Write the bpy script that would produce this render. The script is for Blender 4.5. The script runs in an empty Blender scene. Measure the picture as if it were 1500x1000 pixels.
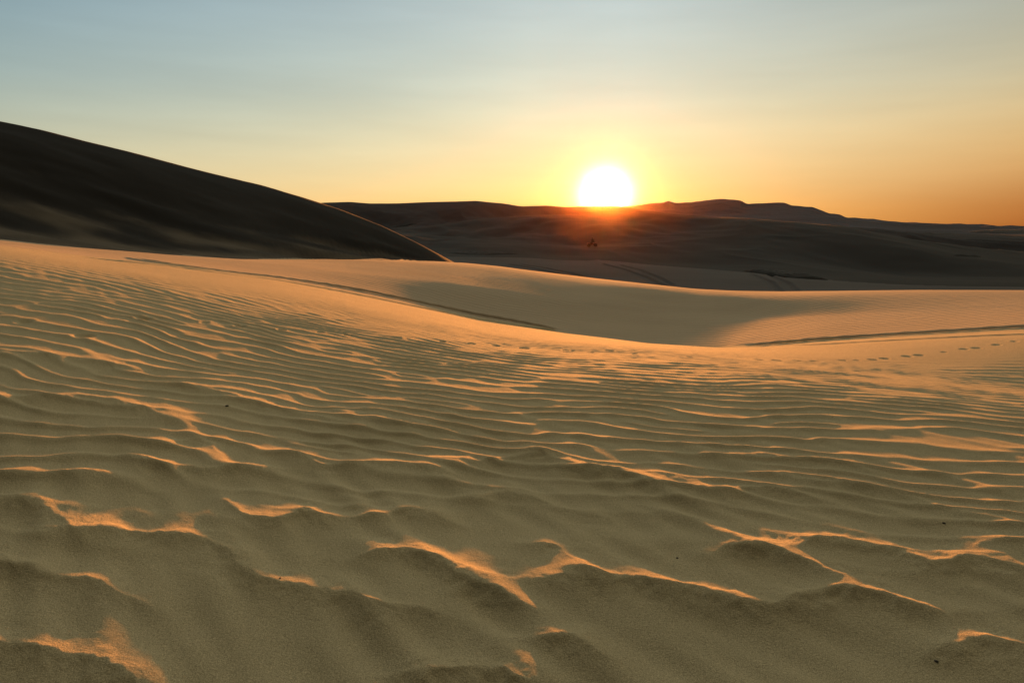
import bpy, math, random
import numpy as np

random.seed(4)
RNG = np.random.default_rng(11)
scene = bpy.context.scene
col = scene.collection
D2R = math.pi / 180

# ------------------------------------------------------------------ camera
F = 1000.0                      # focal length in pixels of the 1500 px wide photograph
PITCH = math.atan(171 / F)      # looking slightly down
cp, sp = math.cos(PITCH), math.sin(PITCH)
cam_d = bpy.data.cameras.new("camera")
cam_d.sensor_width = 36.0
cam_d.lens = 36.0 * F / 1500
cam_d.clip_start, cam_d.clip_end = 0.05, 20000
cam = bpy.data.objects.new("camera", cam_d)
col.objects.link(cam)
cam.rotation_euler = (math.pi / 2 - PITCH, 0, 0)
scene.camera = cam


def px(x, y):
    """photo pixel -> azimuth (rad, + right), tan(elevation)"""
    X, Y = (x - 750) / F, (500 - y) / F
    hy = cp + Y * sp
    return math.atan2(X, hy), (Y * cp - sp) / math.hypot(X, hy)


def srgb(r, g, b):
    f = lambda c: c / 255 / 12.92 if c <= 10 else ((c / 255 + 0.055) / 1.055) ** 2.4
    return (f(r), f(g), f(b), 1.0)


def tag(o, label, cat=None, kind=None, group=None):
    o["label"] = label
    if cat: o["category"] = cat
    if kind: o["kind"] = kind
    if group: o["group"] = group
    return o


# ------------------------------------------------------------------ noise tiles
def spectral(N, fn, seed, cplx=False):
    r = np.random.default_rng(seed)
    w = r.normal(size=(N, N)) + 1j * r.normal(size=(N, N))
    ky = np.fft.fftfreq(N)[:, None] * N
    kx = np.fft.fftfreq(N)[None, :] * N
    a = np.fft.ifft2(w * fn(kx, ky))
    if not cplx: a = a.real
    return (a / np.sqrt((np.abs(a) ** 2).mean())).astype(np.complex64 if cplx else np.float32)


def sample(t, x, y, cell):
    N = t.shape[0]
    u = np.mod(x / cell, N); v = np.mod(y / cell, N)
    i = np.floor(u).astype(np.int64); j = np.floor(v).astype(np.int64)
    fu = (u - i).astype(np.float32); fv = (v - j).astype(np.float32)
    i %= N; j %= N; i1 = (i + 1) % N; j1 = (j + 1) % N
    return (t[j, i] * (1 - fu) * (1 - fv) + t[j, i1] * fu * (1 - fv) + t[j1, i] * (1 - fu) * fv + t[j1, i1] * fu * fv)


def band(k0, ang, sr, sa):
    def fn(kx, ky):
        k = np.hypot(kx, ky) + 1e-6
        a = np.arctan2(ky, kx)
        da = np.angle(np.exp(1j * (a - ang)))
        return np.exp(-((k - k0) / (sr * k0)) ** 2 / 2 - (da / sa) ** 2 / 2)
    return fn


def power(lo, hi, p):
    def fn(kx, ky):
        k = np.hypot(kx, ky) + 1e-6
        return np.where((k >= lo) & (k <= hi), k ** -p, 0)
    return fn


T_soft = spectral(512, power(3, 120, 2.1), 5)
T_fine = spectral(512, power(6, 200, 1.3), 6)
T_ripA = spectral(2048, band(140, 79 * D2R, 0.17, 8 * D2R), 21, True)   # crests fall to the right
T_ripB = spectral(1024, band(44, 78 * D2R, 0.25, 13 * D2R), 22, True)
T_streak = spectral(1024, lambda kx, ky: np.exp(-(((kx * .62 - ky * .78) / 26.) ** 2)) * np.exp(-(((np.abs(kx * .78 + ky * .62) - 90) / 55.) ** 2)), 23)


def sstep(a, b, x):
    t = np.clip((x - a) / (b - a), 0, 1)
    return t * t * (3 - 2 * t)


# ------------------------------------------------------------------ polar grid of the terrain
az_f = np.arange(-43.9375, 44.0001, 0.0625)
az_w = np.concatenate([np.arange(-180, -72, 2.0), np.arange(-72, -44.01, 0.2), az_f, np.arange(44.2, 72, 0.2), np.arange(72, 180, 2.0)])
AZ = az_w * D2R
NC = len(AZ)
rr = [0.25]
while rr[-1] < 1650:
    r = rr[-1]
    dr = 0.05 if r < 1.3 else min(max(0.0062, 0.0034 * r), 0.05) if r < 13 else (0.05 if r < 20 else (0.15 if r < 34 else 0.0062 * r))
    rr.append(r + dr)
R = np.array(rr)
NR = len(R)

L, C_, R_ = -37, 0, 37


def smooth_cols(v, sig_deg=0.5):
    fine = (az_w >= -44.0001) & (az_w <= 44.0001)
    s = v[fine]
    n = int(sig_deg / 0.0625 * 3)
    k = np.exp(-0.5 * (np.arange(-n, n + 1) / (sig_deg / 0.0625)) ** 2)
    k /= k.sum()
    p = np.pad(s, n, mode="edge")
    v = v.copy(); v[fine] = np.convolve(p, k, "valid")
    return v


def by_z(r, azs, zs):
    z = smooth_cols(np.interp(az_w, [-46] + azs + [46], [zs[0]] + zs + [zs[-1]]), 4.0)
    return np.full(NC, float(r)), z


def by_px(pts, sig=0.5):
    """pts: (x, y, r) pixels of the photo with a ground distance"""
    a = []; t = []; d = []
    for x, y, r in pts:
        A, T = px(x, y)
        a.append(A / D2R); t.append(T); d.append(math.log(r))
    te = smooth_cols(np.interp(az_w, a, t), sig)
    r = np.exp(smooth_cols(np.interp(az_w, a, d), max(sig, 0.8)))
    return r, te * r


feats = []
KA = [-37, -20, 0, 20, 37]
feats.append(by_z(0.2, KA, [-1.5] * 5))
feats.append(by_z(1.6, KA, [-1.49, -1.5, -1.5, -1.5, -1.5]))
feats.append(by_z(3.0, KA, [-1.38, -1.445, -1.475, -1.475, -1.475]))
feats.append(by_z(5.0, KA, [-1.15, -1.34, -1.43, -1.44, -1.44]))
feats.append(by_z(8.0, KA, [-.80, -1.17, -1.58, -1.64, -1.64]))
feats.append(by_z(10.6, KA, [-.50, -1.05, -1.84, -1.98, -1.97]))
# brow of the rippled slope
BROW = [(-120, 352), (0, 364), (130, 381), (250, 394), (400, 413), (550, 441), (700, 471), (830, 489), (950, 503), (1050, 509), (1120, 509), (1200, 507), (1350, 501), (1500, 497), (1600, 496)]
rB = lambda x: np.interp(x, [0, 300, 700, 950, 1200, 1500], [13.6, 15, 16, 15.6, 14.4, 14.2])
feats.append(by_px([(x, y, rB(x)) for x, y in BROW], .4))
# just past the brow (tracks lie here)
dC = lambda x: np.interp(x, [0, 250, 650, 830, 1000, 1080, 1200, 1500], [5, 7, 7, 2, -2, 3, 11, 16])
feats.append(by_px([(x, y - dC(x), rB(x) + 3) for x, y in BROW], .6))
# middle face
MID = [(-120, 349, 22), (0, 356, 22), (200, 370, 23.5), (450, 392, 23.5), (660, 412, 23.5), (800, 432, 24), (950, 455, 24), (1080, 466, 23.5), (1200, 463, 21.8), (1350, 457, 21.3), (1500, 452, 21.3), (1600, 452, 21.3)]
feats.append(by_px(MID, .8))
# crest of the middle dune
EC = [(-120, 345, 28), (0, 352, 28), (120, 366, 28), (230, 377, 28), (340, 380, 29), (450, 382, 29.5), (560, 384, 30), (660, 387, 30), (730, 392, 30), (800, 401, 30), (880, 411, 30), (950, 419, 29.5), (1020, 427, 29), (1080, 431, 28), (1140, 433, 26.5), (1200, 432.5, 25.8), (1350, 430, 25.8), (1500, 430, 25.8), (1600, 430, 25.8)]
feats.append(by_px(EC, .5))
# base of the left dune / lee hollow behind the middle crest
FB = [(-120, 343, 34), (0, 350, 34), (120, 363, 35), (230, 375, 36), (340, 380, 37), (450, 382.5, 42), (560, 384.5, 48), (610, 386, 51), (660, 388.5, 54), (700, 400, 50), (760, 412, 44), (880, 432, 44), (1000, 447, 44), (1200, 452, 44), (1600, 452, 44)]
feats.append(by_px(FB, .8))
# skyline of the left dune / valley floor
GC = [(-300, 120, 50), (-120, 152, 50), (0, 178, 50), (60, 190, 50), (130, 208, 50.5), (190, 222, 51), (250, 238, 51.5), (320, 256, 52), (380, 270, 53), (440, 287, 54), (500, 307, 55), (560, 331, 56), (610, 355, 56), (645, 374, 56), (668, 387, 57), (700, 397, 58), (800, 413, 62), (950, 428, 64), (1100, 438, 64), (1300, 438, 64), (1600, 438, 64)]
feats.append(by_px(GC, .25))
def HB():
    r = np.full(NC, 84.0)
    z = smooth_cols(np.interp(az_w, [-60, -30, -12, -5, 40], [1.5, -.5, -5.6, -6.6, -6.9]), 1.5)
    return r, z
feats.append(HB())
# foot of the dark dunes
IB = [(-120, 383, 118), (500, 383, 118), (650, 379, 120), (760, 381, 120), (860, 384, 120), (940, 387, 116), (1020, 393, 110), (1095, 401, 102), (1150, 406, 98), (1210, 412, 96), (1300, 417, 94), (1400, 420, 92), (1500, 421, 92), (1600, 421, 92)]
feats.append(by_px(IB, 1.0))
# lower third of the dark slopes
IM = [(-120, 365, 175), (560, 360, 175), (650, 355, 175), (780, 352, 175), (860, 357, 170), (960, 362, 165), (1080, 368, 150), (1200, 380, 140), (1290, 393, 130), (1400, 401, 125), (1500, 401, 125), (1600, 400, 125)]
feats.append(by_px(IM, 1.3))
# crest of the dark dunes
JC = [(-120, 345, 290), (560, 343, 290), (590, 340, 290), (640, 331, 290), (700, 322, 285), (780, 316.5, 280), (860, 315, 275), (920, 313, 265), (960, 315, 255), (1020, 320, 240), (1080, 320.5, 225), (1140, 325, 215), (1200, 329.5, 205), (1250, 334, 195), (1300, 346, 185), (1350, 360, 175), (1410, 374, 165), (1500, 385, 160), (1600, 388, 160)]
feats.append(by_px(JC, .5))
# hollow behind them
KC = [(-120, 352, 380), (560, 342, 380), (600, 335.5, 380), (660, 334, 380), (760, 331, 370), (900, 329, 360), (1000, 332, 340), (1200, 340, 300), (1280, 345, 280), (1340, 353, 260), (1420, 366, 250), (1500, 374, 240), (1600, 376, 240)]
feats.append(by_px(KC, .8))
# ridge in front of the sun
LC = [(-120, 300, 500), (400, 301, 500), (480, 297, 500), (510, 296, 500), (540, 298.5, 500), (590, 296.5, 500), (640, 294.8, 500), (700, 294.8, 500), (735, 297, 500), (765, 302, 500), (800, 301.5, 500), (830, 303.5, 500), (860, 303, 500), (900, 302.5, 500), (930, 305, 490), (980, 313, 480), (1080, 322, 460), (1200, 331, 440), (1290, 338, 420), (1400, 352, 400), (1500, 356, 400), (1600, 356, 400)]
feats.append(by_px(LC, .22))
MC = [(-120, 336, 600), (900, 330, 600), (1100, 331, 600), (1200, 333, 600), (1350, 341, 600), (1500, 344, 600), (1600, 344, 600)]
feats.append(by_px(MC, .8))
MM = [(-120, 332, 720), (900, 326, 720), (1050, 318, 720), (1150, 319, 720), (1250, 326, 720), (1350, 334, 720), (1500, 337, 720), (1600, 337, 720)]
feats.append(by_px(MM, .6))
NCs = [(-120, 326, 900), (840, 320, 900), (880, 307, 900), (910, 302, 900), (935, 300, 900), (960, 297.5, 900), (972, 297, 900), (979, 294, 900), (990, 297, 900), (1010, 296.5, 900), (1035, 293, 900), (1058, 292, 900), (1085, 294, 900), (1094, 299.5, 900), (1120, 298, 900), (1150, 297.5, 900), (1160, 301.5, 900), (1190, 302.5, 900), (1205, 308, 900), (1216, 312.5, 900), (1230, 313.5, 900), (1240, 318.5, 900), (1280, 320.5, 900), (1320, 325, 900), (1380, 328.5, 900), (1440, 331, 900), (1500, 332, 900), (1600, 333, 900)]
feats.append(by_px(NCs, .09))
feats.append((np.full(NC, 1150.0), np.full(NC, -14.0)))
feats.append((np.full(NC, 1700.0), np.full(NC, -22.0)))

feats.insert(11, (feats[10][0] + .86 * (feats[11][0] - feats[10][0]), feats[10][1] + .90 * (feats[11][1] - feats[10][1])))
FR = np.array([f[0] for f in feats]); FZ = np.array([f[1] for f in feats])
# behind the camera the two edges meet smoothly
wback = sstep(60, 150, np.abs(az_w))
for k in range(len(feats)):
    e = (FR[k][0] + FR[k][-1]) / 2
    zb = -1.5 - 0.0 * e if FR[k].mean() < 12 else -2.5 - 0.002 * e
    FR[k] = FR[k] * (1 - wback) + e * wback
    FZ[k] = FZ[k] * (1 - wback) + zb * wback

# monotone cubic (PCHIP) interpolation along every column
K = len(feats)
h = np.diff(FR, axis=0); dl = np.diff(FZ, axis=0) / h
m = np.zeros_like(FZ)
same = (dl[:-1] * dl[1:]) > 0
w1 = 2 * h[1:] + h[:-1]; w2 = h[1:] + 2 * h[:-1]
with np.errstate(divide="ignore", invalid="ignore"):
    hm = (w1 + w2) / (w1 / dl[:-1] + w2 / dl[1:])
m[1:-1] = np.where(same, hm, 0)
m[0] = 0; m[-1] = dl[-1]
Z = np.zeros((NR, NC)); SEG = np.zeros((NR, NC), np.int16)
Rg = R[:, None]
for k in range(K - 1):
    lo, hi = FR[k][None], FR[k + 1][None]
    msk = (Rg >= lo) & (Rg < hi) if k < K - 2 else (Rg >= lo)
    t = (Rg - lo) / (hi - lo); H = hi - lo
    z = ((2 * t ** 3 - 3 * t ** 2 + 1) * FZ[k] + (t ** 3 - 2 * t ** 2 + t) * H * m[k] + (-2 * t ** 3 + 3 * t ** 2) * FZ[k + 1] + (t ** 3 - t ** 2) * H * m[k + 1])
    Z = np.where(msk, z, Z); SEG[msk] = k
Z[R < 0.2] = -1.5
ZM = Z.copy()
XX = Rg * np.sin(AZ)[None]; YY = Rg * np.cos(AZ)[None]


def unproj(x, y, rmin=0.3, rmax=3000):
    a, t = px(x, y)
    j = int(np.argmin(np.abs(AZ - a)))
    prof = ZM[:, j] / R
    for i in range(1, NR):
        if R[i] < rmin: continue
        if R[i] > rmax: return None
        if prof[i] >= t:
            if prof[i - 1] < t:
                f = (t - prof[i - 1]) / (prof[i] - prof[i - 1])
            else: f = 0
            r = R[i - 1] + f * (R[i] - R[i - 1])
            return (r * math.sin(a), r * math.cos(a), t * r)
    return None


# ------------------------------------------------------------------ sand detail
near = R < 22
n_ = int(near.sum())
x, y = XX[:n_], YY[:n_]; r = Rg[:n_] + 0 * x
wx = sample(T_soft, x, y, 0.03) * 0.10; wy = sample(T_soft, x + 7, y - 3, 0.035) * 0.12
A = sample(T_ripA, x + wx, y * 1.0 + wy, 0.0148)
B = sample(T_ripB, x * 1.0 + wx, y + wy, 0.0205)


def ridge(c, sharp=1.5, skew=0.5):
    ph = np.angle(c); am = np.abs(c)
    ph = ph + skew * np.sin(ph)
    return ((0.5 + 0.5 * np.cos(ph)) ** sharp) * np.clip(am, 0, 1.4) ** 0.5

back = 1 - sstep(60, 100, np.abs(az_w))[None]
brow_r = 13.2
ampA = 0.0185 * sstep(2.4, 4.6, r) * (1 - 0.52 * sstep(5.5, 10, r)) * (1 - sstep(9.8, 13.5, r))
ampA = ampA * (0.72 + 0.28 * sstep(-1.2, 0.6, sample(T_soft, x + 31, y + 11, 0.04)))
zd = ampA * ridge(A) * (1 - sstep(11.5, 14.5, r))
zd += 0.008 * (1 - sstep(3.0, 5.2, r)) * ridge(B, 1.4)
zd += 0.0034 * sample(T_streak, x, y, 0.02) * (1 - 0.75 * sstep(3, 6, r)) * (1 - sstep(10, 13, r))
zd += 0.002 * sample(T_soft, x, y, 0.010) * (1 - sstep(5, 12, r)) + 0.002 * sample(T_soft, x, y, 0.06) * sstep(5, 9, r)

CR = [  # prominent wind ripples of the near sand: photo pixels, height (m)
 ([(200, 671), (230, 675), (262, 678), (300, 681), (350, 683), (400, 683)], 1.0),
 ([(425, 655), (445, 668), (470, 676), (500, 679), (530, 673), (565, 673), (600, 676), (640, 682), (662, 690)], 1.1),
 ([(635, 665), (665, 671), (700, 674), (730, 671), (760, 666), (800, 664)], 1.0),
 ([(775, 657), (815, 671), (855, 682), (900, 690), (950, 699), (1000, 708), (1045, 718), (1085, 710), (1140, 713), (1200, 727)], 1.2),
 ([(800, 684), (850, 691), (900, 694), (950, 706), (985, 722)], .6),
 ([(1020, 650), (1060, 661), (1130, 663), (1200, 668), (1270, 684)], .9),
 ([(1120, 690), (1180, 702), (1240, 704), (1300, 716), (1350, 727), (1400, 745), (1450, 752), (1510, 766)], 1.1),
 ([(1175, 795), (1195, 788), (1220, 786), (1260, 790), (1300, 800), (1350, 818), (1388, 823), (1405, 811), (1440, 813), (1510, 828)], 1.25),
 ([(1060, 802), (1100, 800), (1130, 805), (1160, 817), (1200, 833), (1225, 847)], 1.2),
 ([(855, 832), (875, 838), (900, 841), (930, 838), (970, 848), (1020, 857), (1080, 867), (1140, 883), (1165, 873), (1225, 860), (1260, 863), (1310, 871), (1362, 885)], 1.35),
 ([(550, 803), (575, 799), (600, 803), (630, 812), (660, 830), (690, 847), (730, 862), (765, 876)], 1.35),
 ([(90, 770), (130, 773), (200, 773), (260, 774), (300, 779), (322, 790), (340, 812), (370, 835), (410, 850), (470, 853), (510, 858), (550, 876), (620, 888)], 1.2),
 ([(15, 720), (60, 733), (85, 746), (100, 766)], 1.0),
 ([(-40, 810), (0, 818), (50, 828), (110, 842), (160, 852), (210, 878)], 1.1),
 ([(590, 974), (640, 973), (700, 968), (740, 974), (780, 986)], 1.25),
 ([(780, 932), (810, 932), (835, 937), (862, 950)], 1.1),
 ([(1385, 942), (1420, 934), (1460, 936), (1520, 946)], 1.25),
 ([(-40, 578), (60, 577), (130, 578), (180, 586), (225, 600), (262, 614)], .9),
 ([(-40, 508), (80, 517), (150, 527), (200, 538)], .8),
 ([(330, 730), (355, 752), (400, 760), (440, 748)], .9),
 ([(440, 742), (470, 754), (520, 757), (560, 753), (600, 742), (640, 752)], .9),
 ([(690, 724), (740, 718), (780, 725), (830, 742), (880, 752)], .8),
 ([(945, 738), (990, 750), (1030, 768), (1080, 796)], .7),
 ([(-30, 684), (60, 686), (110, 694), (155, 700)], .8),
 ([(775, 790), (812, 797), (835, 815), (860, 836)], 1.0),
 ([(-60, 925), (40, 932), (120, 945), (170, 965), (210, 995)], 1.3),
 ([(700, 845), (760, 852), (800, 850), (850, 845)], .7),
 ([(1440, 795), (1475, 788), (1530, 790)], .9),
 ([(250, 560), (330, 572), (390, 590), (440, 603), (550, 622)], .8),
 ([(500, 600), (540, 606), (600, 625)], .7),
 ([(150, 640), (250, 646), (290, 640), (312, 648), (322, 665)], .7),
]
wig = 0.010 * sample(T_fine, x, y, 0.012)
for pts, hh in CR:
    P = np.array([p[:2] for p in (unproj(a, b) for a, b in pts) if p])
    P = P * (1 - 0.034 * hh / 1.46)     # the crest top, not its foot, lies on the sight line
    t0 = np.concatenate([[0], np.cumsum(np.hypot(*np.diff(P, axis=0).T))])
    tt = np.linspace(0, t0[-1], 44)
    P = np.stack([np.interp(tt, t0, P[:, 0]), np.interp(tt, t0, P[:, 1])], 1)
    kk = np.exp(-0.5 * (np.arange(-5, 6) / 1.6) ** 2); kk /= kk.sum()
    P = np.stack([np.convolve(np.pad(P[:, i], 5, mode="reflect", reflect_type="odd"), kk, "valid") for i in (0, 1)], 1)
    # run the ends out a little
    e0 = P[0] - (P[4] - P[0]) / np.linalg.norm(P[4] - P[0]) * .22; e1 = P[-1] + (P[-1] - P[-5]) / np.linalg.norm(P[-1] - P[-5]) * .22
    P = np.vstack([e0, P, e1])
    rp = np.hypot(P[:, 0], P[:, 1]); ap = np.arctan2(P[:, 0], P[:, 1])
    lo, hi = np.searchsorted(R, [rp.min() - .6, rp.max() + .8]); hi = min(hi, n_)
    c0, c1 = np.searchsorted(AZ, [ap.min() - .5 / rp.min(), ap.max() + .5 / rp.min()])
    X, Y = XX[lo:hi, c0:c1], YY[lo:hi, c0:c1]
    best = np.full(X.shape, 1e9); sgn = np.zeros(X.shape); arc = np.zeros(X.shape); s_ = 0.0
    for (a0, b0), (a1, b1) in zip(P[:-1], P[1:]):
        dx, dy = a1 - a0, b1 - b0; LL = dx * dx + dy * dy; ln = math.sqrt(LL)
        t = np.clip(((X - a0) * dx + (Y - b0) * dy) / LL, 0, 1)
        dd = (X - a0 - t * dx) ** 2 + (Y - b0 - t * dy) ** 2
        mk = dd < best
        best[mk] = dd[mk]; arc[mk] = s_ + t[mk] * ln; sgn[mk] = np.sign(dx * (Y - b0) - dy * (X - a0))[mk]
        s_ += ln
    d = np.sqrt(best) * np.where(sgn == 0, 1, sgn) + wig[lo:hi, c0:c1]
    tap = sstep(0, .34, arc) * (1 - sstep(s_ - .34, s_, arc))
    ad = np.sqrt(d * d + 0.007 ** 2) - 0.007
    sc = 0.88 + 0.12 * np.clip(sample(T_soft, X + 3, Y, 0.02), -1.5, 1.5)
    q = float(np.clip(0.75 + 0.1 * (rp.mean() - 2), .7, 1.0))
    prof = np.where(d < 0, np.exp(-(ad / (0.095 * q)) ** 1.15), np.exp(-ad / (0.15 * q)))
    zd[lo:hi, c0:c1] += 0.037 * hh * tap * sc * prof
Z[:n_] += zd * back

# dune-scale undulations and surface texture beyond the brow
far = R >= 14
i0 = int((~far).sum())
x, y = XX[i0:], YY[i0:]; r = Rg[i0:] + 0 * x
amp = np.interp(np.log(r), np.log([14, 20, 40, 100, 300, 1000, 3400]), [0, .02, .08, .35, 0.8, 1.6, 2.5])
cellv = [0.12, 0.4, 1.6, 6.0]
cent = [22, 60, 230, 1200]
tot = 0
for c, ce in zip(cellv, cent):
    w = np.exp(-((np.log(r) - math.log(ce)) / 0.75) ** 2)
    tot = tot + w * sample(T_soft, x, y * 0.7, c)
fade = np.ones_like(r)
# keep skylines clean: fade near crest features
for k in (9, 12, 16, 18, 21):
    fade *= 1 - 0.8 * np.exp(-((np.log(r) - np.log(FR[k])[None]) / 0.10) ** 2)
ridged = (1 - 1.6 * np.abs(sample(T_soft, x + 90, y * 0.55 + 0.25 * x, 1.1))) * sstep(90, 140, r) * (1 - sstep(380, 600, r))
leftm = sstep(33, 38, r) * (1 - sstep(54, 58, r)) * sstep(4, 10, -(x / r) * 57.3)
Z[i0:] += leftm * fade * 0.06 * sample(T_soft, AZ[None] * 14 + 0 * r, (r - FR[10][None]) / (FR[12] - FR[10])[None] * 18 + AZ[None] * 16, 0.03)
Z[i0:] += amp * 0.34 * tot * fade + 1.7 * ridged * fade * sstep(90, 300, r) + 0.5 * ridged * fade
# mesa roughness
mr = (R > 640) & (R < 1100)
ii = np.where(mr)[0]
Z[ii] += sample(T_fine, XX[ii], YY[ii], 5.0) * 0.9 * np.exp(-((Rg[ii] - 830) / 130) ** 2)


# ------------------------------------------------------------------ tracks and prints pressed into the sand
def world_line(pts, rmin, rmax, step):
    P = []
    for a, b in pts:
        q = unproj(a, b, rmin, rmax)
        if q: P.append(q[:2])
    out = []
    for (x0, y0), (x1, y1) in zip(P[:-1], P[1:]):
        n = max(2, int(math.hypot(x1 - x0, y1 - y0) / step))
        for i in range(n): out.append((x0 + (x1 - x0) * i / n, y0 + (y1 - y0) * i / n))
    out.append(P[-1])
    return np.array(out)


def smooth_line(P, n=7):
    k = np.ones(2 * n + 1) / (2 * n + 1)
    return np.stack([np.convolve(np.pad(P[:, i], n, mode="reflect", reflect_type="odd"), k, "valid") for i in (0, 1)], 1)


def rut(pts, rmin, rmax, width, depth, tread, berm=0.2):
    P = smooth_line(world_line(pts, rmin, rmax, width * .5), 5)
    rp = np.hypot(P[:, 0], P[:, 1])
    lo = np.searchsorted(R, rp.min() - 3 * width); hi = np.searchsorted(R, rp.max() + 3 * width)
    ap = np.arctan2(P[:, 0], P[:, 1])
    c0 = np.searchsorted(AZ, ap.min() - 3 * width / rp.min()); c1 = np.searchsorted(AZ, ap.max() + 3 * width / rp.min())
    X, Y = XX[lo:hi, c0:c1], YY[lo:hi, c0:c1]
    best = np.full(X.shape, 1e9); arc = np.zeros(X.shape)
    s = 0.0
    for (a0, b0), (a1, b1) in zip(P[:-1], P[1:]):
        dx, dy = a1 - a0, b1 - b0; LL = dx * dx + dy * dy
        if LL < 1e-12: continue
        t = np.clip(((X - a0) * dx + (Y - b0) * dy) / LL, 0, 1)
        dd = np.hypot(X - a0 - t * dx, Y - b0 - t * dy)
        mk = dd < best
        best[mk] = dd[mk]; arc[mk] = s + t[mk] * math.sqrt(LL)
        s += math.sqrt(LL)
    u = best / width
    g = -np.exp(-(u / 0.55) ** 4) + berm * np.exp(-((u - 1.0) / 0.28) ** 2)
    if tread: g = g * (1 + 0.12 * np.sin(arc / tread * 6.283)) * (0.9 + 0.15 * sample(T_soft, arc * 1.0, arc * 0 + s, 0.05))
    Z[lo:hi, c0:c1] += depth * g * sstep(0, 1.2, arc) * sstep(0, .6, s - arc)


rut([(138, 377), (160, 381), (200, 385), (260, 391), (330, 401), (400, 409), (470, 421), (550, 437), (620, 451.5), (700, 467.5), (760, 478), (822, 486)], 12, 24, 0.2, 0.10, .38)
rut([(200, 377), (218, 383), (260, 388), (330, 397), (400, 404.5), (480, 416), (560, 431), (620, 443.5), (700, 460.5), (760, 472), (822, 484)], 12, 28, 0.25, 0.13, .42)
rut([(1078, 506), (1100, 505), (1180, 500), (1260, 493), (1340, 488), (1420, 483), (1560, 476)], 12, 26, 0.26, 0.13, .4)
rut([(1105, 508), (1130, 507.5), (1200, 505), (1260, 501), (1320, 498), (1400, 494), (1560, 489)], 11, 22, 0.19, 0.10, .34)
for pts in ([(760, 388), (800, 393), (840, 401), (862, 408)], [(742, 388), (780, 393), (815, 400), (835, 406)],
            [(880, 388), (915, 396), (945, 406), (975, 420)], [(905, 389), (938, 397), (965, 407), (985, 418)],
            [(1100, 403), (1130, 413), (1150, 430)], [(1125, 404), (1155, 414), (1176, 430)]):
    rut(pts, 62, 125, 0.55, 0.22, 0, .3)
PRINTS = [(412, 483), (469, 486), (510, 490), (596, 496), (648, 500), (690, 503), (726, 506), (768, 510), (829, 513), (864, 516), (893, 514), (930, 519), (1010, 523), (1046, 526), (1072, 526), (1112, 527), (1138, 528), (1168, 528.5), (1192, 529), (1233, 528), (1255, 528), (1278, 527), (1296, 525.5), (1328, 522), (1346, 520.5), (1383, 516), (1412, 511.5), (1430, 510), (1460, 505), (1486, 500), (352, 477), (300, 472), (210, 466), (122, 492), (36, 470)]
for a, b in PRINTS:
    q = unproj(a, b, 5, 16)
    if not q: continue
    rq = math.hypot(q[0], q[1]); lo, hi = np.searchsorted(R, [rq - .5, rq + .5]); aq = math.atan2(q[0], q[1]); c0, c1 = np.searchsorted(AZ, [aq - .06, aq + .06])
    X, Y = XX[lo:hi, c0:c1] - q[0], YY[lo:hi, c0:c1] - q[1]
    kz = random.uniform(.65, 1.1); d2 = (X / 0.055 / kz) ** 2 + (Y / 0.08 / kz) ** 2
    Z[lo:hi, c0:c1] += -0.026 * kz * np.exp(-d2 ** 1.5) + 0.003 * np.exp(-((np.sqrt(d2) - 1.6) / .4) ** 2)


def surf(px_, py_):
    """height of the finished terrain"""
    r_ = math.hypot(px_, py_); a_ = math.atan2(px_, py_)
    i = min(max(np.searchsorted(R, r_) - 1, 0), NR - 2); j = min(max(np.searchsorted(AZ, a_) - 1, 0), NC - 2)
    u = (r_ - R[i]) / (R[i + 1] - R[i]); v = (a_ - AZ[j]) / (AZ[j + 1] - AZ[j])
    return float(Z[i, j] * (1 - u) * (1 - v) + Z[i + 1, j] * u * (1 - v) + Z[i, j + 1] * (1 - u) * v + Z[i + 1, j + 1] * u * v)


# ------------------------------------------------------------------ materials
def nt(name):
    m_ = bpy.data.materials.new(name); m_.use_nodes = True
    t = m_.node_tree
    return m_, t, t.nodes, t.links, t.nodes["Principled BSDF"]


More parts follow.
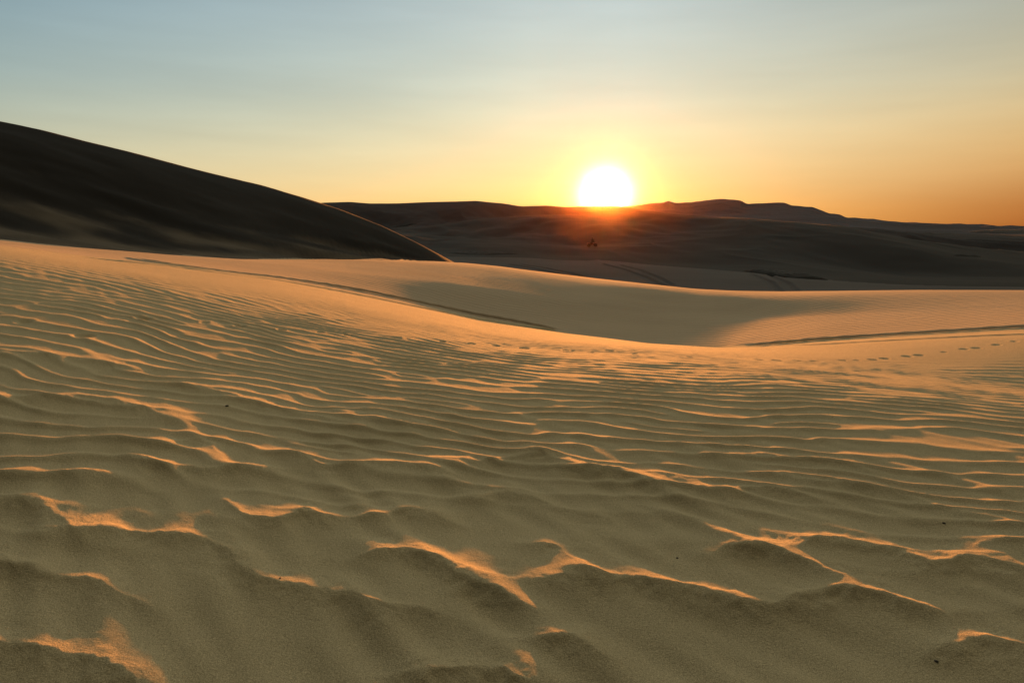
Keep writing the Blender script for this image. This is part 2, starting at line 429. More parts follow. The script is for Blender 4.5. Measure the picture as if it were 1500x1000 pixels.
def sand_mat(name, base, speck=0.12, grain=420.0, bump=0.5, ripple=None, patch=0.15, pscale=0.5, bump_d=0.0025):
    m_, t, N, Lk, bs = nt(name)
    bs.inputs["Roughness"].default_value = 0.95
    bs.inputs["Specular IOR Level"].default_value = 0.12
    tc = N.new("ShaderNodeTexCoord")
    n1 = N.new("ShaderNodeTexNoise"); n1.inputs["Scale"].default_value = grain; n1.inputs["Detail"].default_value = 3
    n2 = N.new("ShaderNodeTexNoise"); n2.inputs["Scale"].default_value = pscale; n2.inputs["Detail"].default_value = 6
    mp = N.new("ShaderNodeMapping"); mp.inputs["Scale"].default_value = (0.35, 1, 1)
    Lk.new(tc.outputs["Object"], n1.inputs["Vector"]); Lk.new(tc.outputs["Object"], mp.inputs["Vector"]); Lk.new(mp.outputs[0], n2.inputs["Vector"])
    mr1 = N.new("ShaderNodeMapRange"); mr1.inputs[1].default_value = .3; mr1.inputs[2].default_value = .7; mr1.inputs[3].default_value = 1 - speck * 2; mr1.inputs[4].default_value = 1 + speck
    Lk.new(n1.outputs["Fac"], mr1.inputs[0])
    mr2 = N.new("ShaderNodeMapRange"); mr2.inputs[1].default_value = .25; mr2.inputs[2].default_value = .75; mr2.inputs[3].default_value = 1 - patch; mr2.inputs[4].default_value = 1 + patch
    Lk.new(n2.outputs["Fac"], mr2.inputs[0])
    mu = N.new("ShaderNodeMath"); mu.operation = "MULTIPLY"
    Lk.new(mr1.outputs[0], mu.inputs[0]); Lk.new(mr2.outputs[0], mu.inputs[1])
    vm = N.new("ShaderNodeVectorMath"); vm.operation = "SCALE"; vm.inputs[0].default_value = base
    Lk.new(mu.outputs[0], vm.inputs["Scale"]); Lk.new(vm.outputs[0], bs.inputs["Base Color"])
    b1 = N.new("ShaderNodeBump"); b1.inputs["Strength"].default_value = bump; b1.inputs["Distance"].default_value = bump_d
    n3 = N.new("ShaderNodeTexNoise"); n3.inputs["Scale"].default_value = grain * .35; n3.inputs["Detail"].default_value = 5; n3.inputs["Roughness"].default_value = .7
    Lk.new(tc.outputs["Object"], n3.inputs["Vector"]); Lk.new(n3.outputs["Fac"], b1.inputs["Height"])
    last = b1
    if ripple:
        lam, hgt, rot = ripple
        mp2 = N.new("ShaderNodeMapping"); mp2.inputs["Rotation"].default_value = (0, 0, rot); Lk.new(tc.outputs["Object"], mp2.inputs["Vector"])
        wv = N.new("ShaderNodeTexWave"); wv.bands_direction = "Y"; wv.inputs["Scale"].default_value = 6.283 / 20 / lam * 1.0
        wv.inputs["Distortion"].default_value = 9; wv.inputs["Detail"].default_value = 2; wv.inputs["Detail Scale"].default_value = .7
        Lk.new(mp2.outputs[0], wv.inputs["Vector"])
        b2 = N.new("ShaderNodeBump"); b2.inputs["Strength"].default_value = 1; b2.inputs["Distance"].default_value = hgt
        Lk.new(wv.outputs["Fac"], b2.inputs["Height"]); Lk.new(b1.outputs[0], b2.inputs["Normal"]); last = b2
    Lk.new(last.outputs[0], bs.inputs["Normal"])
    return m_


SAND = (0.55, 0.475, 0.30)
SHADE_TONE = (0.026, 0.0255, 0.025)  # backlit shade of the left dune put into its sand colour
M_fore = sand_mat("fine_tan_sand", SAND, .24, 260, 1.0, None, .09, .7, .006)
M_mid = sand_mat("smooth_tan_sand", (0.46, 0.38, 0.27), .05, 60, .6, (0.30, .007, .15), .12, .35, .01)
M_left = sand_mat("shade_toned_left_sand", SHADE_TONE, .05, 30, .6, None, .35, .12, .02)
def add_foot_fade(m_, c):
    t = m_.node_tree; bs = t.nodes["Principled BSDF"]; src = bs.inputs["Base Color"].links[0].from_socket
    a_ = t.nodes.new("ShaderNodeAttribute"); a_.attribute_name = "foot_fade"
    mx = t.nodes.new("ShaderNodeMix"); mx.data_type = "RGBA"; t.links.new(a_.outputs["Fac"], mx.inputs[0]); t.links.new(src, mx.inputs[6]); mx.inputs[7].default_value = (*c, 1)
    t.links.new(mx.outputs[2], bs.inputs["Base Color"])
add_foot_fade(M_left, (0.13, .112, .088))  # painted shade fades to a lighter tone towards the dune foot
M_vall = sand_mat("shade_toned_valley_sand", (0.088, 0.082, 0.082), .04, 10, .5, None, .25, .06, .03)  # sand colour lowered part way for the unlit valley floor
M_dun2 = sand_mat("shade_toned_dune_sand", (0.030, .029, .0285), .04, 8, .5, None, .55, .03, .04)  # shade of the sun-backed far dunes painted into the base colour
M_hill = sand_mat("shade_toned_ridge_sand", (0.030, .029, .032), .04, 4, .5, None, .3, .02, .05)  # ridge sand darkened in its colour to stand for shade
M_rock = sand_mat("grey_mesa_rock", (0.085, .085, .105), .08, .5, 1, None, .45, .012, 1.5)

# ------------------------------------------------------------------ terrain objects, split along the hollows
SG = SEG[:-1, :-1]
azc = ((AZ[:-1] + AZ[1:]) / 2 / D2R)[None, :] + 0 * SG
toe = px(672, 388)[0] / D2R
split_az = px(985, 330)[0] / D2R
pos = {}
def region(name, mask, mat, label, cat, foot_fade=None):
    ri, ci = np.nonzero(mask)
    base = ri * NC + ci
    quads = np.stack([base, base + 1, base + NC + 1, base + NC], 1)   # seen from above: counter-clockwise after flip below
    quads = quads[:, ::-1]
    used, inv = np.unique(quads, return_inverse=True)
    co = np.stack([XX.ravel()[used], YY.ravel()[used], Z.ravel()[used]], 1).astype(np.float32)
    me = bpy.data.meshes.new(name)
    nf = len(quads)
    me.vertices.add(len(used)); me.vertices.foreach_set("co", co.ravel())
    me.loops.add(nf * 4); me.loops.foreach_set("vertex_index", inv.ravel().astype(np.int32))
    me.polygons.add(nf); me.polygons.foreach_set("loop_start", np.arange(0, nf * 4, 4, dtype=np.int32))
    me.polygons.foreach_set("use_smooth", np.ones(nf, bool))
    if foot_fade is not None:
        at = me.attributes.new("foot_fade", "FLOAT", "POINT"); at.data.foreach_set("value", foot_fade.ravel()[used].astype(np.float32))
    me.update(calc_edges=True)
    me.materials.append(mat)
    o = bpy.data.objects.new(name, me); col.objects.link(o)
    return tag(o, label, cat, "structure")


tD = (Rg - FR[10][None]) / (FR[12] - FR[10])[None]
FOOT_FADE = 1 - sstep(-.02, .42, tD + .09 * sample(T_soft, AZ[None] * 16 + 0 * tD, tD * 14 + AZ[None] * 14, 0.02))
m_fore = SG <= 6
m_left = (SG >= 10) & (SG <= 12) & (azc < toe)
m_mid = (SG >= 7) & (SG <= 9) | ((SG == 10) & (azc >= toe))
m_vall = (SG == 13) | ((SG >= 11) & (SG <= 12) & (azc >= toe))
m_d = (SG >= 14) & (SG <= 16)
m_dl = m_d & (azc < split_az); m_dr = m_d & (azc >= split_az)
m_hill = (SG >= 17) & (SG <= 18)
m_mt = SG >= 19
# the ground directly under the camera closes with a small fan in the same sheet
region("ground", m_fore, M_fore, "near tan sand slope covered in wind ripples with orange lit crests", "sand")
region("dune", m_mid, M_mid, "smooth middle dune face just beyond the rippled slope, with tyre tracks along its foot", "dune")
region("dune", m_left, M_left, "large dark dune rising to the left edge against the sky", "dune", FOOT_FADE)
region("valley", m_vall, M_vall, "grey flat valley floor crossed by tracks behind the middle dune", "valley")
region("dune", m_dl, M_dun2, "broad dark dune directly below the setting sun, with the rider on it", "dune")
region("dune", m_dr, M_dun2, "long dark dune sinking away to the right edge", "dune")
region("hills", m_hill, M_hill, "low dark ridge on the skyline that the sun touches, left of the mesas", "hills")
region("mountain", m_mt, M_rock, "far slate coloured flat-topped mesas and plain right of the sun", "mountain")
# cap below the tripod
# (fan closing the pole of the polar sheet)
def cap():
    n = NC
    vs = [(0, 0, -1.5)] + [(float(XX[0, j]), float(YY[0, j]), float(Z[0, j])) for j in range(n)]
    fs = [(0, 1 + (j + 1) % n, 1 + j) for j in range(n)]
    me = bpy.data.meshes.new("ground"); me.from_pydata(vs, [], fs); me.materials.append(M_fore)
    o = bpy.data.objects.new("ground", me); col.objects.link(o)
    tag(o, "small round piece of tan sand right under the camera, below the frame", "sand", "structure")
cap()


# ------------------------------------------------------------------ small things
def simple_mat(name, c, rough=.7, metal=0.0, nz=0.15, sc=20):
    m_, t, N, Lk, bs = nt(name)
    bs.inputs["Roughness"].default_value = rough; bs.inputs["Metallic"].default_value = metal
    tc = N.new("ShaderNodeTexCoord"); n1 = N.new("ShaderNodeTexNoise"); n1.inputs["Scale"].default_value = sc
    Lk.new(tc.outputs["Object"], n1.inputs["Vector"])
    mr = N.new("ShaderNodeMapRange"); mr.inputs[3].default_value = 1 - nz; mr.inputs[4].default_value = 1 + nz; Lk.new(n1.outputs["Fac"], mr.inputs[0])
    vm = N.new("ShaderNodeVectorMath"); vm.operation = "SCALE"; vm.inputs[0].default_value = c
    Lk.new(mr.outputs[0], vm.inputs["Scale"]); Lk.new(vm.outputs[0], bs.inputs["Base Color"])
    return m_


def mesh_obj(name, vs, fs, mat, parent=None, smooth=False):
    me = bpy.data.meshes.new(name); me.from_pydata(vs, [], fs); me.materials.append(mat)
    if smooth:
        for p in me.polygons: p.use_smooth = True
    me.update()
    o = bpy.data.objects.new(name, me); col.objects.link(o)
    if parent: o.parent = parent
    return o


class MB:
    def __init__(s): s.v = []; s.f = []
    def add(s, vs, fs):
        b = len(s.v); s.v += [tuple(v) for v in vs]; s.f += [tuple(b + i for i in f) for f in fs]
    def box(s, c, d, taper=1.0, ry=0.0):
        vs = []
        for z in (-1, 1):
            k = taper if z > 0 else 1
            for (a, b) in ((-1, -1), (1, -1), (1, 1), (-1, 1)):
                X, Zz = a * d[0] / 2 * k, z * d[2] / 2
                X, Zz = X * math.cos(ry) + Zz * math.sin(ry), -X * math.sin(ry) + Zz * math.cos(ry)
                vs.append((c[0] + X, c[1] + b * d[1] / 2 * k, c[2] + Zz))
        s.add(vs, [(3, 2, 1, 0), (4, 5, 6, 7), (0, 1, 5, 4), (1, 2, 6, 5), (2, 3, 7, 6), (3, 0, 4, 7)])
    def tube(s, p0, p1, r0, r1=None, n=10):
        r1 = r0 if r1 is None else r1
        p0 = np.array(p0, float); p1 = np.array(p1, float); d = p1 - p0; d /= np.linalg.norm(d)
        a = np.cross(d, (0, 0, 1) if abs(d[2]) < .9 else (1, 0, 0)); a /= np.linalg.norm(a); b = np.cross(d, a)
        vs = []
        for p, r_ in ((p0, r0), (p1, r1)):
            for i in range(n):
                t = 2 * math.pi * i / n; vs.append(p + r_ * (math.cos(t) * a + math.sin(t) * b))
        s.add(vs, [(i, (i + 1) % n, n + (i + 1) % n, n + i) for i in range(n)] + [tuple(range(n))[::-1], tuple(range(n, 2 * n))])
    def lathe(s, c, prof, n=24):
        """profile of (radius, y) turned round the y axis"""
        vs = []; k = len(prof)
        for i in range(n):
            t = 2 * math.pi * i / n
            for (r_, yy) in prof: vs.append((c[0] + r_ * math.cos(t), c[1] + yy, c[2] + r_ * math.sin(t)))
        s.add(vs, [(i * k + j, i * k + (j + 1) % k, ((i + 1) % n) * k + (j + 1) % k, ((i + 1) % n) * k + j) for i in range(n) for j in range(k)])
    def build(s, name, mat, parent=None, smooth=False, bevel=0.0):
        o = mesh_obj(name, s.v, s.f, mat, parent, smooth)
        if bevel:
            md = o.modifiers.new("bevel", "BEVEL"); md.width = bevel; md.segments = 2
        return o


M_black = simple_mat("black_rubber", (0.02, 0.02, 0.02), .9)
M_paint = simple_mat("dark_red_plastic", (0.05, 0.012, 0.01), .5)
M_metal = simple_mat("dark_steel", (0.06, 0.06, 0.06), .5, .6)
M_cloth = simple_mat("dark_riding_clothes", (0.012, 0.012, 0.014), .9)
M_skin = simple_mat("skin", (0.3, 0.17, 0.11), .6)
M_helm = simple_mat("dark_helmet_shell", (0.03, 0.03, 0.04), .4)

# quad bike with its rider, side on to the camera, nose to the left
qp = unproj(867.5, 364.5, 118, 280)
qx, qy = qp[0], qp[1]; qz = surf(qx, qy)
SC = 1.0
def empty(name, loc, rz):
    o = bpy.data.objects.new(name, None); o.location = loc; o.rotation_euler = (0, 0, rz); o.empty_display_size = .3; col.objects.link(o); return o
gx = (surf(qx + .7, qy) - surf(qx - .7, qy)) / 1.4
quad = empty("quad_bike", (qx, qy, qz), math.pi)
quad.rotation_euler = (0, math.atan(gx), math.pi); quad.scale = (1.15,) * 3
tag(quad, "dark quad bike standing side on on the shaded dune below the sun", "quad bike")
b = MB(); b.box((.62, 0, .72), (.55, .62, .16), .75, -.12); b.box((-.55, 0, .74), (.6, .66, .14), .8, .1); b.box((.1, 0, .52), (.8, .32, .34), .8); b.box((.9, 0, .6), (.14, .3, .2), .8)
for s_ in (-1, 1):
    b.box((.62, s_ * .40, .70), (.56, .26, .05), .85, -.1); b.box((-.58, s_ * .40, .71), (.6, .26, .05), .85, .1); b.box((.05, s_ * .34, .34), (.55, .2, .04))
b.build("body", M_paint, quad, False, .02)
b = MB(); b.box((-.22, 0, .86), (.72, .28, .13), .8, .05); b.build("seat", M_black, quad, False, .03)
b = MB(); b.tube((.42, 0, .8), (.3, 0, 1.06), .022); b.tube((.3, -.38, 1.1), (.3, .38, 1.1), .016); b.tube((.3, -.38, 1.1), (.26, -.46, 1.1), .02); b.tube((.3, .38, 1.1), (.26, .46, 1.1), .02)
b.build("handlebar", M_metal, quad)
b = MB()
for yy in (-.2, 0, .2): b.tube((-.9, yy, .86), (-.5, yy, .86), .012)
b.tube((-.9, -.22, .86), (-.9, .22, .86), .014); b.tube((-.5, -.22, .86), (-.5, .22, .86), .014)
b.build("rack", M_metal, quad); b = MB()
b.tube((.92, -.2, .42), (.92, .2, .42), .02); b.tube((.92, -.2, .42), (.8, -.2, .62), .02); b.tube((.92, .2, .42), (.8, .2, .62), .02)
b.build("bumper", M_metal, quad)
for wx_, rad in ((.66, .30), (-.62, .30)):
    for s_ in (-1, 1):
        w_ = bpy.data.objects.new("wheel", None); w_.location = (wx_, s_ * .46, rad - .01); w_.parent = quad; col.objects.link(w_)
        t = MB(); t.lathe((0, 0, 0), [(rad * .55, -.10), (rad * .88, -.12), (rad, -.08), (rad, .08), (rad * .88, .12), (rad * .55, .10)], 20); t.build("tyre", M_black, w_, True)
        t = MB(); t.lathe((0, 0, 0), [(.02, -.03), (rad * .56, -.08), (rad * .56, .08), (.02, .03)], 16); t.build("rim", M_metal, w_, True)

rider = empty("person", (qx, qy, qz), math.pi)
rider.rotation_euler = (0, math.atan(gx), math.pi); rider.scale = (1.15,) * 3
tag(rider, "rider in dark clothes and helmet sitting upright on the quad bike, hands on the handlebar", "person")
J = {"pel": (-.22, 0, .98, .15), "sp": (-.20, 0, 1.16, .14), "ch": (-.15, 0, 1.36, .16), "nk": (-.11, 0, 1.54, .065), "hd": (-.09, 0, 1.64, .085)}
E = [("pel", "sp"), ("sp", "ch"), ("ch", "nk"), ("nk", "hd")]
for s_, n_s in ((-1, "a"), (1, "b")):
    J["sh" + n_s] = (-.13, s_ * .19, 1.45, .07); J["el" + n_s] = (.03, s_ * .33, 1.24, .048); J["wr" + n_s] = (.24, s_ * .38, 1.13, .034)
    J["hp" + n_s] = (-.18, s_ * .11, .95, .10); J["kn" + n_s] = (.22, s_ * .27, .80, .068); J["an" + n_s] = (.05, s_ * .33, .44, .045); J["to" + n_s] = (.24, s_ * .34, .39, .042)
    E += [("ch", "sh" + n_s), ("sh" + n_s, "el" + n_s), ("el" + n_s, "wr" + n_s), ("pel", "hp" + n_s), ("hp" + n_s, "kn" + n_s), ("kn" + n_s, "an" + n_s), ("an" + n_s, "to" + n_s)]
    for q_ in range(5):
        off = (-.03 + .018 * q_) if q_ < 4 else -.04
        J["f%d%s" % (q_, n_s)] = (.30, s_ * (.38 + off), 1.125, .010); J["g%d%s" % (q_, n_s)] = (.325 if q_ < 4 else .29, s_ * (.38 + off), 1.09, .009)
        E += [("wr" + n_s, "f%d%s" % (q_, n_s)), ("f%d%s" % (q_, n_s), "g%d%s" % (q_, n_s))]
keys = list(J); me = bpy.data.meshes.new("body")
me.from_pydata([J[k][:3] for k in keys], [(keys.index(a), keys.index(c)) for a, c in E], [])
me.materials.append(M_cloth)
bo = bpy.data.objects.new("body", me); col.objects.link(bo); bo.parent = rider
md = bo.modifiers.new("skin", "SKIN"); md.use_smooth_shade = True
sv = me.skin_vertices[0].data
for i, k in enumerate(keys): sv[i].radius = (J[k][3], J[k][3]); sv[i].use_root = (k == "pel")
sb = bo.modifiers.new("sub", "SUBSURF"); sb.levels = sb.render_levels = 1
t = MB()
pr = []
for i in range(9):
    a = -math.pi / 2 + math.pi * i / 8; pr.append((max(.002, .135 * math.cos(a)), .15 * math.sin(a)))
vs = []; fs = []
n = 16
for i, (rad, zz) in enumerate(pr):
    for j in range(n):
        th = 2 * math.pi * j / n; vs.append((-.08 + rad * math.cos(th) * (1.08 if math.cos(th) > 0 and zz < .03 else 1), rad * math.sin(th) * .92, 1.72 + zz))
for i in range(8):
    for j in range(n): fs.append((i * n + j, i * n + (j + 1) % n, (i + 1) * n + (j + 1) % n, (i + 1) * n + j))
t.add(vs, fs); t.build("helmet", M_helm, rider, True)
t = MB(); t.box((.06, 0, 1.71), (.03, .16, .08), .9); t.box((.09, 0, 1.81), (.12, .17, .015), .9); t.build("visor", M_black, rider)

# low black strips laid at the feet of the dunes
M_strip = simple_mat("black_strip", (0.006, 0.006, 0.005), 1.0, 0, .4, 2.0)
def dark_strip(top, bot, rmin, rmax, hgt, label):
    """top / bottom outline in photo pixels, laid on the terrain as a low bumpy mass"""
    n, mrow = 110, 14
    xs = np.linspace(top[0][0], top[-1][0], n)
    ty = np.interp(xs, [p[0] for p in top], [p[1] for p in top]); by = np.interp(xs, [p[0] for p in bot], [p[1] for p in bot])
    vs = []; fs = []; ok = True
    for i in range(n):
        P0 = unproj(xs[i], by[i], rmin, rmax); P1 = unproj(xs[i], ty[i], rmin, rmax)
        if not P0 or not P1: continue
        r0 = math.hypot(P0[0], P0[1]); r1 = math.hypot(P1[0], P1[1]); a = math.atan2(P0[0], P0[1])
        vs.append([(r0, r1, a)])
    cols = []
    for i, [(r0, r1, a)] in enumerate(vs):
        e = math.sin(math.pi * i / (len(vs) - 1)) ** .35
        row = []
        mid = (r0 + r1) / 2; hw = max((r1 - r0) / 2, .4) * (0.15 + .85 * e)
        for j in range(mrow):
            v = j / (mrow - 1); rr_ = mid - hw + 2 * hw * v
            X, Y = rr_ * math.sin(a), rr_ * math.cos(a)
            bump = max(0, math.sin(math.pi * v)) ** .5 * e
            nz = .35 * float(sample(T_fine, np.array([X * 1.0]), np.array([Y * 1.0]), hgt * .35)[0])
            row.append((X, Y, surf(X, Y) - .25 + (.25 + hgt * (.65 + .3 * nz)) * bump))
        cols.append(row)
    V = [p for rw in cols for p in rw]
    for i in range(len(cols) - 1):
        for j in range(mrow - 1):
            q = i * mrow + j; fs.append((q, q + mrow, q + mrow + 1, q + 1))
    # close the underside so that it has a body
    base = len(V); V += [(a_, b_, c_ - .6) for (a_, b_, c_) in V]
    fs2 = [(p + base for p in reversed(f)) for f in fs]
    fs = fs + [tuple(f) for f in fs2]
    o = mesh_obj("dark_strip", V, fs, M_strip, None, False)
    tag(o, label, "dark_strip", "stuff")

dark_strip([(568, 330.5), (612, 331)], [(568, 335), (612, 332)], 300, 480, 1.1, "short black strip in the hollow beside the left dune's skyline")
dark_strip([(650, 370), (700, 371.5), (765, 375)], [(650, 374), (700, 376), (765, 377)], 100, 230, .5, "black strip at the toe of the left dune")
dark_strip([(1086, 397), (1150, 401), (1216, 411)], [(1086, 399.5), (1150, 408.5), (1216, 413)], 80, 200, .8, "long black strip on the valley floor under the right dark dune")
dark_strip([(1330, 343), (1400, 340)], [(1330, 345), (1400, 342.5)], 300, 1500, 1.0, "thin black strip on the far plain, left one of the two by the horizon")
dark_strip([(1420, 339), (1460, 337.5), (1515, 337)], [(1420, 341), (1460, 341.5), (1515, 342)], 300, 1500, 1.7, "black strip on the far plain at the right edge by the horizon")
dark_strip([(1394, 374.5), (1440, 376)], [(1394, 378), (1440, 378)], 120, 400, .5, "small black patch on the right dark slope")

# pebbles
M_stone = simple_mat("dark_pebble", (0.07, 0.06, 0.05), .8, 0, .3, 200)
def pebble(xp, yp, s, label):
    q = unproj(xp, yp); vs = []; fs = []; n, k = 10, 7; rg = random.Random(int(xp))
    for i in range(k):
        a = -math.pi / 2 + math.pi * i / (k - 1)
        for j in range(n):
            th = 2 * math.pi * j / n; w = rg.uniform(.85, 1.12)
            vs.append((s * w * math.cos(a) * math.cos(th) * 1.3, s * w * math.cos(a) * math.sin(th), s * .6 * math.sin(a) * w))
    for i in range(k - 1):
        for j in range(n): fs.append((i * n + j, i * n + (j + 1) % n, (i + 1) * n + (j + 1) % n, (i + 1) * n + j))
    o = mesh_obj("pebble", vs, fs, M_stone, None, True)
    o.location = (q[0], q[1], surf(q[0], q[1]) + s * .25); o.rotation_euler = (0, 0, rg.uniform(0, 3))
    tag(o, label, "pebble", None, "loose pebbles on the sand")
pebble(1382, 772, .0062, "dark pebble on the right side just above the long orange crest near the right edge")
pebble(992, 819, .0048, "tiny dark pebble in the smooth hollow right of the centre, above the brightest crest")
pebble(333, 598, .010, "dark flat chip lying in the upper left sand, farthest of the pebbles")
pebble(1371, 974, .0055, "dark pebble in the shaded bottom right corner, nearest of the pebbles")
pebble(411, 857, .0042, "tiny dark pebble below the curved crest at the lower left")

# ------------------------------------------------------------------ light
SUN_AZ, sun_t = px(887, 285)
SUN_EL = math.atan(sun_t)
sd = (math.sin(SUN_AZ) * math.cos(SUN_EL), math.cos(SUN_AZ) * math.cos(SUN_EL), math.sin(SUN_EL))
ld = bpy.data.lights.new("sun", "SUN"); ld.energy = 5.0; ld.angle = 1.8 * D2R; ld.color = (1.0, 0.32, 0.06)
lo_ = bpy.data.objects.new("sun", ld); col.objects.link(lo_)
from mathutils import Vector
lo_.rotation_euler = Vector(sd).to_track_quat("Z", "Y").to_euler(); lo_.location = (0, 0, 60)

EXPO = 1.25
KX = 2 ** -EXPO
w = bpy.data.worlds.new("World"); scene.world = w; w.use_nodes = True
T = w.node_tree; N = T.nodes; Lk = T.links
for n_x in list(N): N.remove(n_x)
out = N.new("ShaderNodeOutputWorld")
tc = N.new("ShaderNodeTexCoord")
sx = N.new("ShaderNodeSeparateXYZ"); Lk.new(tc.outputs["Generated"], sx.inputs[0])
def math_n(op, a=None, b=None, c=None):
    n_x = N.new("ShaderNodeMath"); n_x.operation = op
    for i, v in enumerate((a, b, c)):
        if v is None: continue
        if isinstance(v, (int, float)): n_x.inputs[i].default_value = v
        else: Lk.new(v, n_x.inputs[i])
    return n_x.outputs[0]
def ramp(fac, stops):
    n_x = N.new("ShaderNodeValToRGB"); cr = n_x.color_ramp; cr.interpolation = "EASE" if False else "B_SPLINE"
    while len(cr.elements) < len(stops): cr.elements.new(.5)
    for e, (p, c) in zip(cr.elements, stops): e.position = p; e.color = c
    Lk.new(fac, n_x.inputs[0]); return n_x.outputs[0]
S = lambda el: math.sin(el * D2R)
def scl(c, k): return (c[0] * k, c[1] * k, c[2] * k, 1)
z_ = sx.outputs[2]
zc = math_n("MAXIMUM", z_, 0.0)
zr = math_n("POWER", zc, 0.5)     # finer steps near the horizon
P = lambda el: math.sqrt(S(el))
left = ramp(zr, [(0, srgb(238, 196, 130)), (P(1.2), srgb(236, 202, 142)), (P(3), srgb(222, 205, 160)), (P(6), srgb(188, 192, 168)), (P(10), srgb(152, 173, 172)), (P(18), srgb(110, 143, 163)), (P(35), srgb(150, 158, 158)), (P(60), srgb(232, 215, 174)), (1, srgb(232, 214, 170))])
mid = ramp(zr, [(0, srgb(250, 188, 100)), (P(1.2), srgb(252, 200, 118)), (P(3), srgb(247, 214, 148)), (P(6), srgb(238, 222, 176)), (P(10), srgb(216, 220, 196)), (P(18), srgb(168, 193, 205)), (P(35), srgb(205, 200, 182)), (P(60), srgb(234, 216, 174)), (1, srgb(232, 214, 170))])
right = ramp(zr, [(0, srgb(158, 86, 38)), (P(1.2), srgb(172, 104, 52)), (P(3), srgb(196, 138, 80)), (P(6), srgb(218, 178, 116)), (P(10), srgb(196, 186, 150)), (P(18), srgb(140, 156, 160)), (P(35), srgb(195, 188, 165)), (P(60), srgb(232, 214, 170)), (1, srgb(232, 214, 170))])
hl = math_n("SQRT", math_n("ADD", math_n("MULTIPLY", sx.outputs[0], sx.outputs[0]), math_n("MULTIPLY", sx.outputs[1], sx.outputs[1])))
sa = math_n("DIVIDE", sx.outputs[0], math_n("MAXIMUM", hl, .001))   # sine of the azimuth
def mapr(v, a, b_, c=0, d=1, smooth=True):
    n_x = N.new("ShaderNodeMapRange"); n_x.interpolation_type = "SMOOTHSTEP" if smooth else "LINEAR"
    Lk.new(v, n_x.inputs[0]); n_x.inputs[1].default_value = a; n_x.inputs[2].default_value = b_; n_x.inputs[3].default_value = c; n_x.inputs[4].default_value = d
    return n_x.outputs[0]
def mix(f, a, b_):
    n_x = N.new("ShaderNodeMix"); n_x.data_type = "RGBA"; Lk.new(f, n_x.inputs[0]); Lk.new(a, n_x.inputs[6]); Lk.new(b_, n_x.inputs[7]); return n_x.outputs[2]
c1 = mix(mapr(sa, -.62, .02, 0, 1, False), left, mid)
c2 = mix(mapr(sa, .16, .62, 0, 1, False), c1, right)
# azimuth falloff: the sky away from the sun is much darker
dt = N.new("ShaderNodeVectorMath"); dt.operation = "DOT_PRODUCT"; Lk.new(tc.outputs["Generated"], dt.inputs[0]); dt.inputs[1].default_value = (math.sin(SUN_AZ), math.cos(SUN_AZ), 0)
backf = math_n("MULTIPLY", mapr(dt.outputs["Value"], -.25, .8, .03, 1), mapr(z_, .38, .62, 1, 1.45))  # upper sky, out of view, is brightened to lift the foreground shade
# aureole round the sun
ds = N.new("ShaderNodeVectorMath"); ds.operation = "DOT_PRODUCT"; Lk.new(tc.outputs["Generated"], ds.inputs[0]); ds.inputs[1].default_value = sd
ang = math_n("ARCCOSINE", math_n("MINIMUM", ds.outputs["Value"], 1.0))
def lobe(width, p, k):
    return math_n("MULTIPLY", math_n("EXPONENT", math_n("MULTIPLY", math_n("POWER", math_n("DIVIDE", ang, width * D2R), p), -1.0)), k)
def colscale(fac, c):
    n_x = N.new("ShaderNodeVectorMath"); n_x.operation = "SCALE"; n_x.inputs[0].default_value = c[:3]; Lk.new(fac, n_x.inputs["Scale"]); return n_x.outputs[0]
def vadd(a, b_):
    n_x = N.new("ShaderNodeVectorMath"); n_x.operation = "ADD"; Lk.new(a, n_x.inputs[0]); Lk.new(b_, n_x.inputs[1]); return n_x.outputs[0]
base = N.new("ShaderNodeVectorMath"); base.operation = "SCALE"; Lk.new(c2, base.inputs[0]); Lk.new(backf, base.inputs["Scale"])
nz_ = N.new("ShaderNodeTexNoise"); nz_.inputs["Scale"].default_value = 3.0; nz_.inputs["Detail"].default_value = 5; nz_.inputs["Roughness"].default_value = .55
mp_ = N.new("ShaderNodeMapping"); mp_.inputs["Scale"].default_value = (1, 1, 9); mp_.inputs["Rotation"].default_value = (0.02, .05, 0)
Lk.new(tc.outputs["Generated"], mp_.inputs["Vector"]); Lk.new(mp_.outputs[0], nz_.inputs["Vector"])
base2 = N.new("ShaderNodeVectorMath"); base2.operation = "SCALE"; Lk.new(base.outputs[0], base2.inputs[0]); Lk.new(mapr(nz_.outputs["Fac"], .25, .75, .94, 1.06, False), base2.inputs["Scale"])
tot_ = base2.outputs[0]
tot_ = vadd(tot_, colscale(lobe(1.08, 1.6, 1.0), (14, 12.6, 9.5)))
tot_ = vadd(tot_, colscale(lobe(2.6, 1.5, 1.0), (.28, .30, .27)))
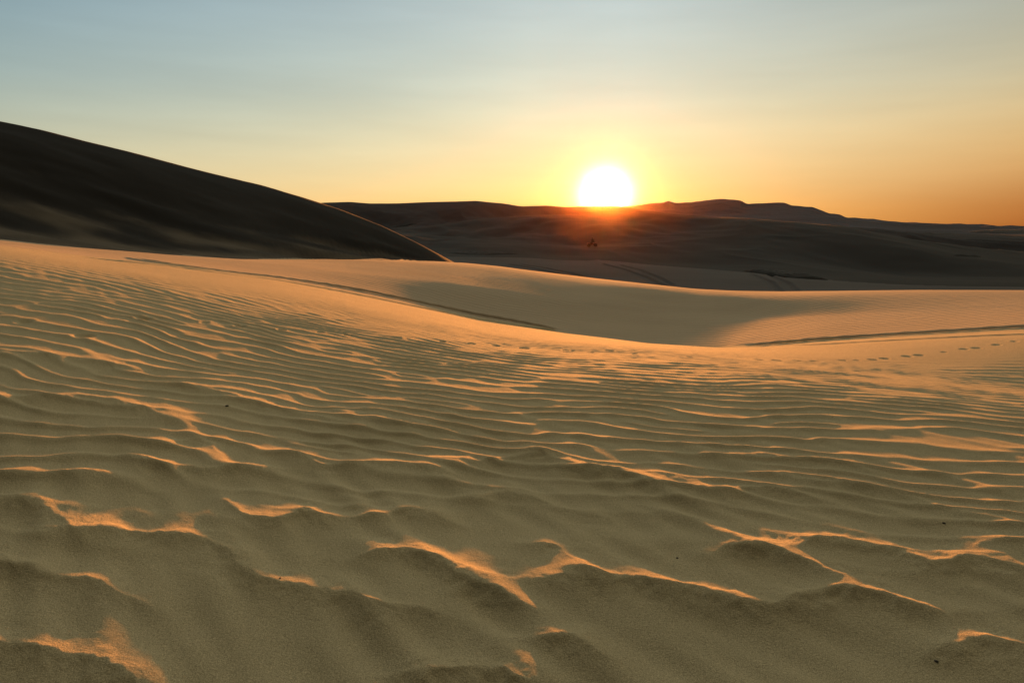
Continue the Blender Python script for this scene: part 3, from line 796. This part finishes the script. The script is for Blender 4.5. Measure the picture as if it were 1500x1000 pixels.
tot_ = vadd(tot_, colscale(lobe(9, 1.3, 1.0), (.09, .06, .025)))
bg = N.new("ShaderNodeBackground"); Lk.new(tot_, bg.inputs[0]); bg.inputs[1].default_value = KX
sky = N.new("ShaderNodeTexSky"); sky.sky_type = "NISHITA"; sky.sun_disc = False; sky.sun_elevation = SUN_EL; sky.sun_rotation = SUN_AZ
bg2 = N.new("ShaderNodeBackground"); Lk.new(sky.outputs[0], bg2.inputs[0]); bg2.inputs[1].default_value = 0.004
ad = N.new("ShaderNodeAddShader"); Lk.new(bg.outputs[0], ad.inputs[0]); Lk.new(bg2.outputs[0], ad.inputs[1]); Lk.new(ad.outputs[0], out.inputs[0])
w.cycles.sampling_method = "MANUAL"; w.cycles.sample_map_resolution = 1024

# ------------------------------------------------------------------ sunset haze
HAZE = 1
if HAZE:
    s = 1850; zt, zb = 60, -30
    vs = [(a * s, b_ * s, c) for c in (zb, zt) for (a, b_) in ((-1, -1), (1, -1), (1, 1), (-1, 1))]
    mh = bpy.data.materials.new("haze"); mh.use_nodes = True; th = mh.node_tree
    for n_x in list(th.nodes): th.nodes.remove(n_x)
    oh = th.nodes.new("ShaderNodeOutputMaterial"); pv = th.nodes.new("ShaderNodeVolumePrincipled")
    pv.inputs["Density"].default_value = 0.000011; pv.inputs["Anisotropy"].default_value = 0.977; pv.inputs["Color"].default_value = (1, .50, .16, 1)
    th.links.new(pv.outputs[0], oh.inputs["Volume"])
    o = mesh_obj("haze", vs, [(0, 3, 2, 1), (4, 5, 6, 7), (0, 1, 5, 4), (1, 2, 6, 5), (2, 3, 7, 6), (3, 0, 4, 7)], mh)
    tag(o, "thin warm sunset haze over the dunes", "haze", "stuff")

scene.view_settings.view_transform = "Standard"; scene.view_settings.look = "None"
scene.view_settings.exposure = EXPO; scene.view_settings.gamma = 1
scene.cycles.use_denoising = True
scene.cycles.max_bounces = 5; scene.cycles.diffuse_bounces = 3; scene.cycles.volume_bounces = 0
scene.cycles.sample_clamp_indirect = 4
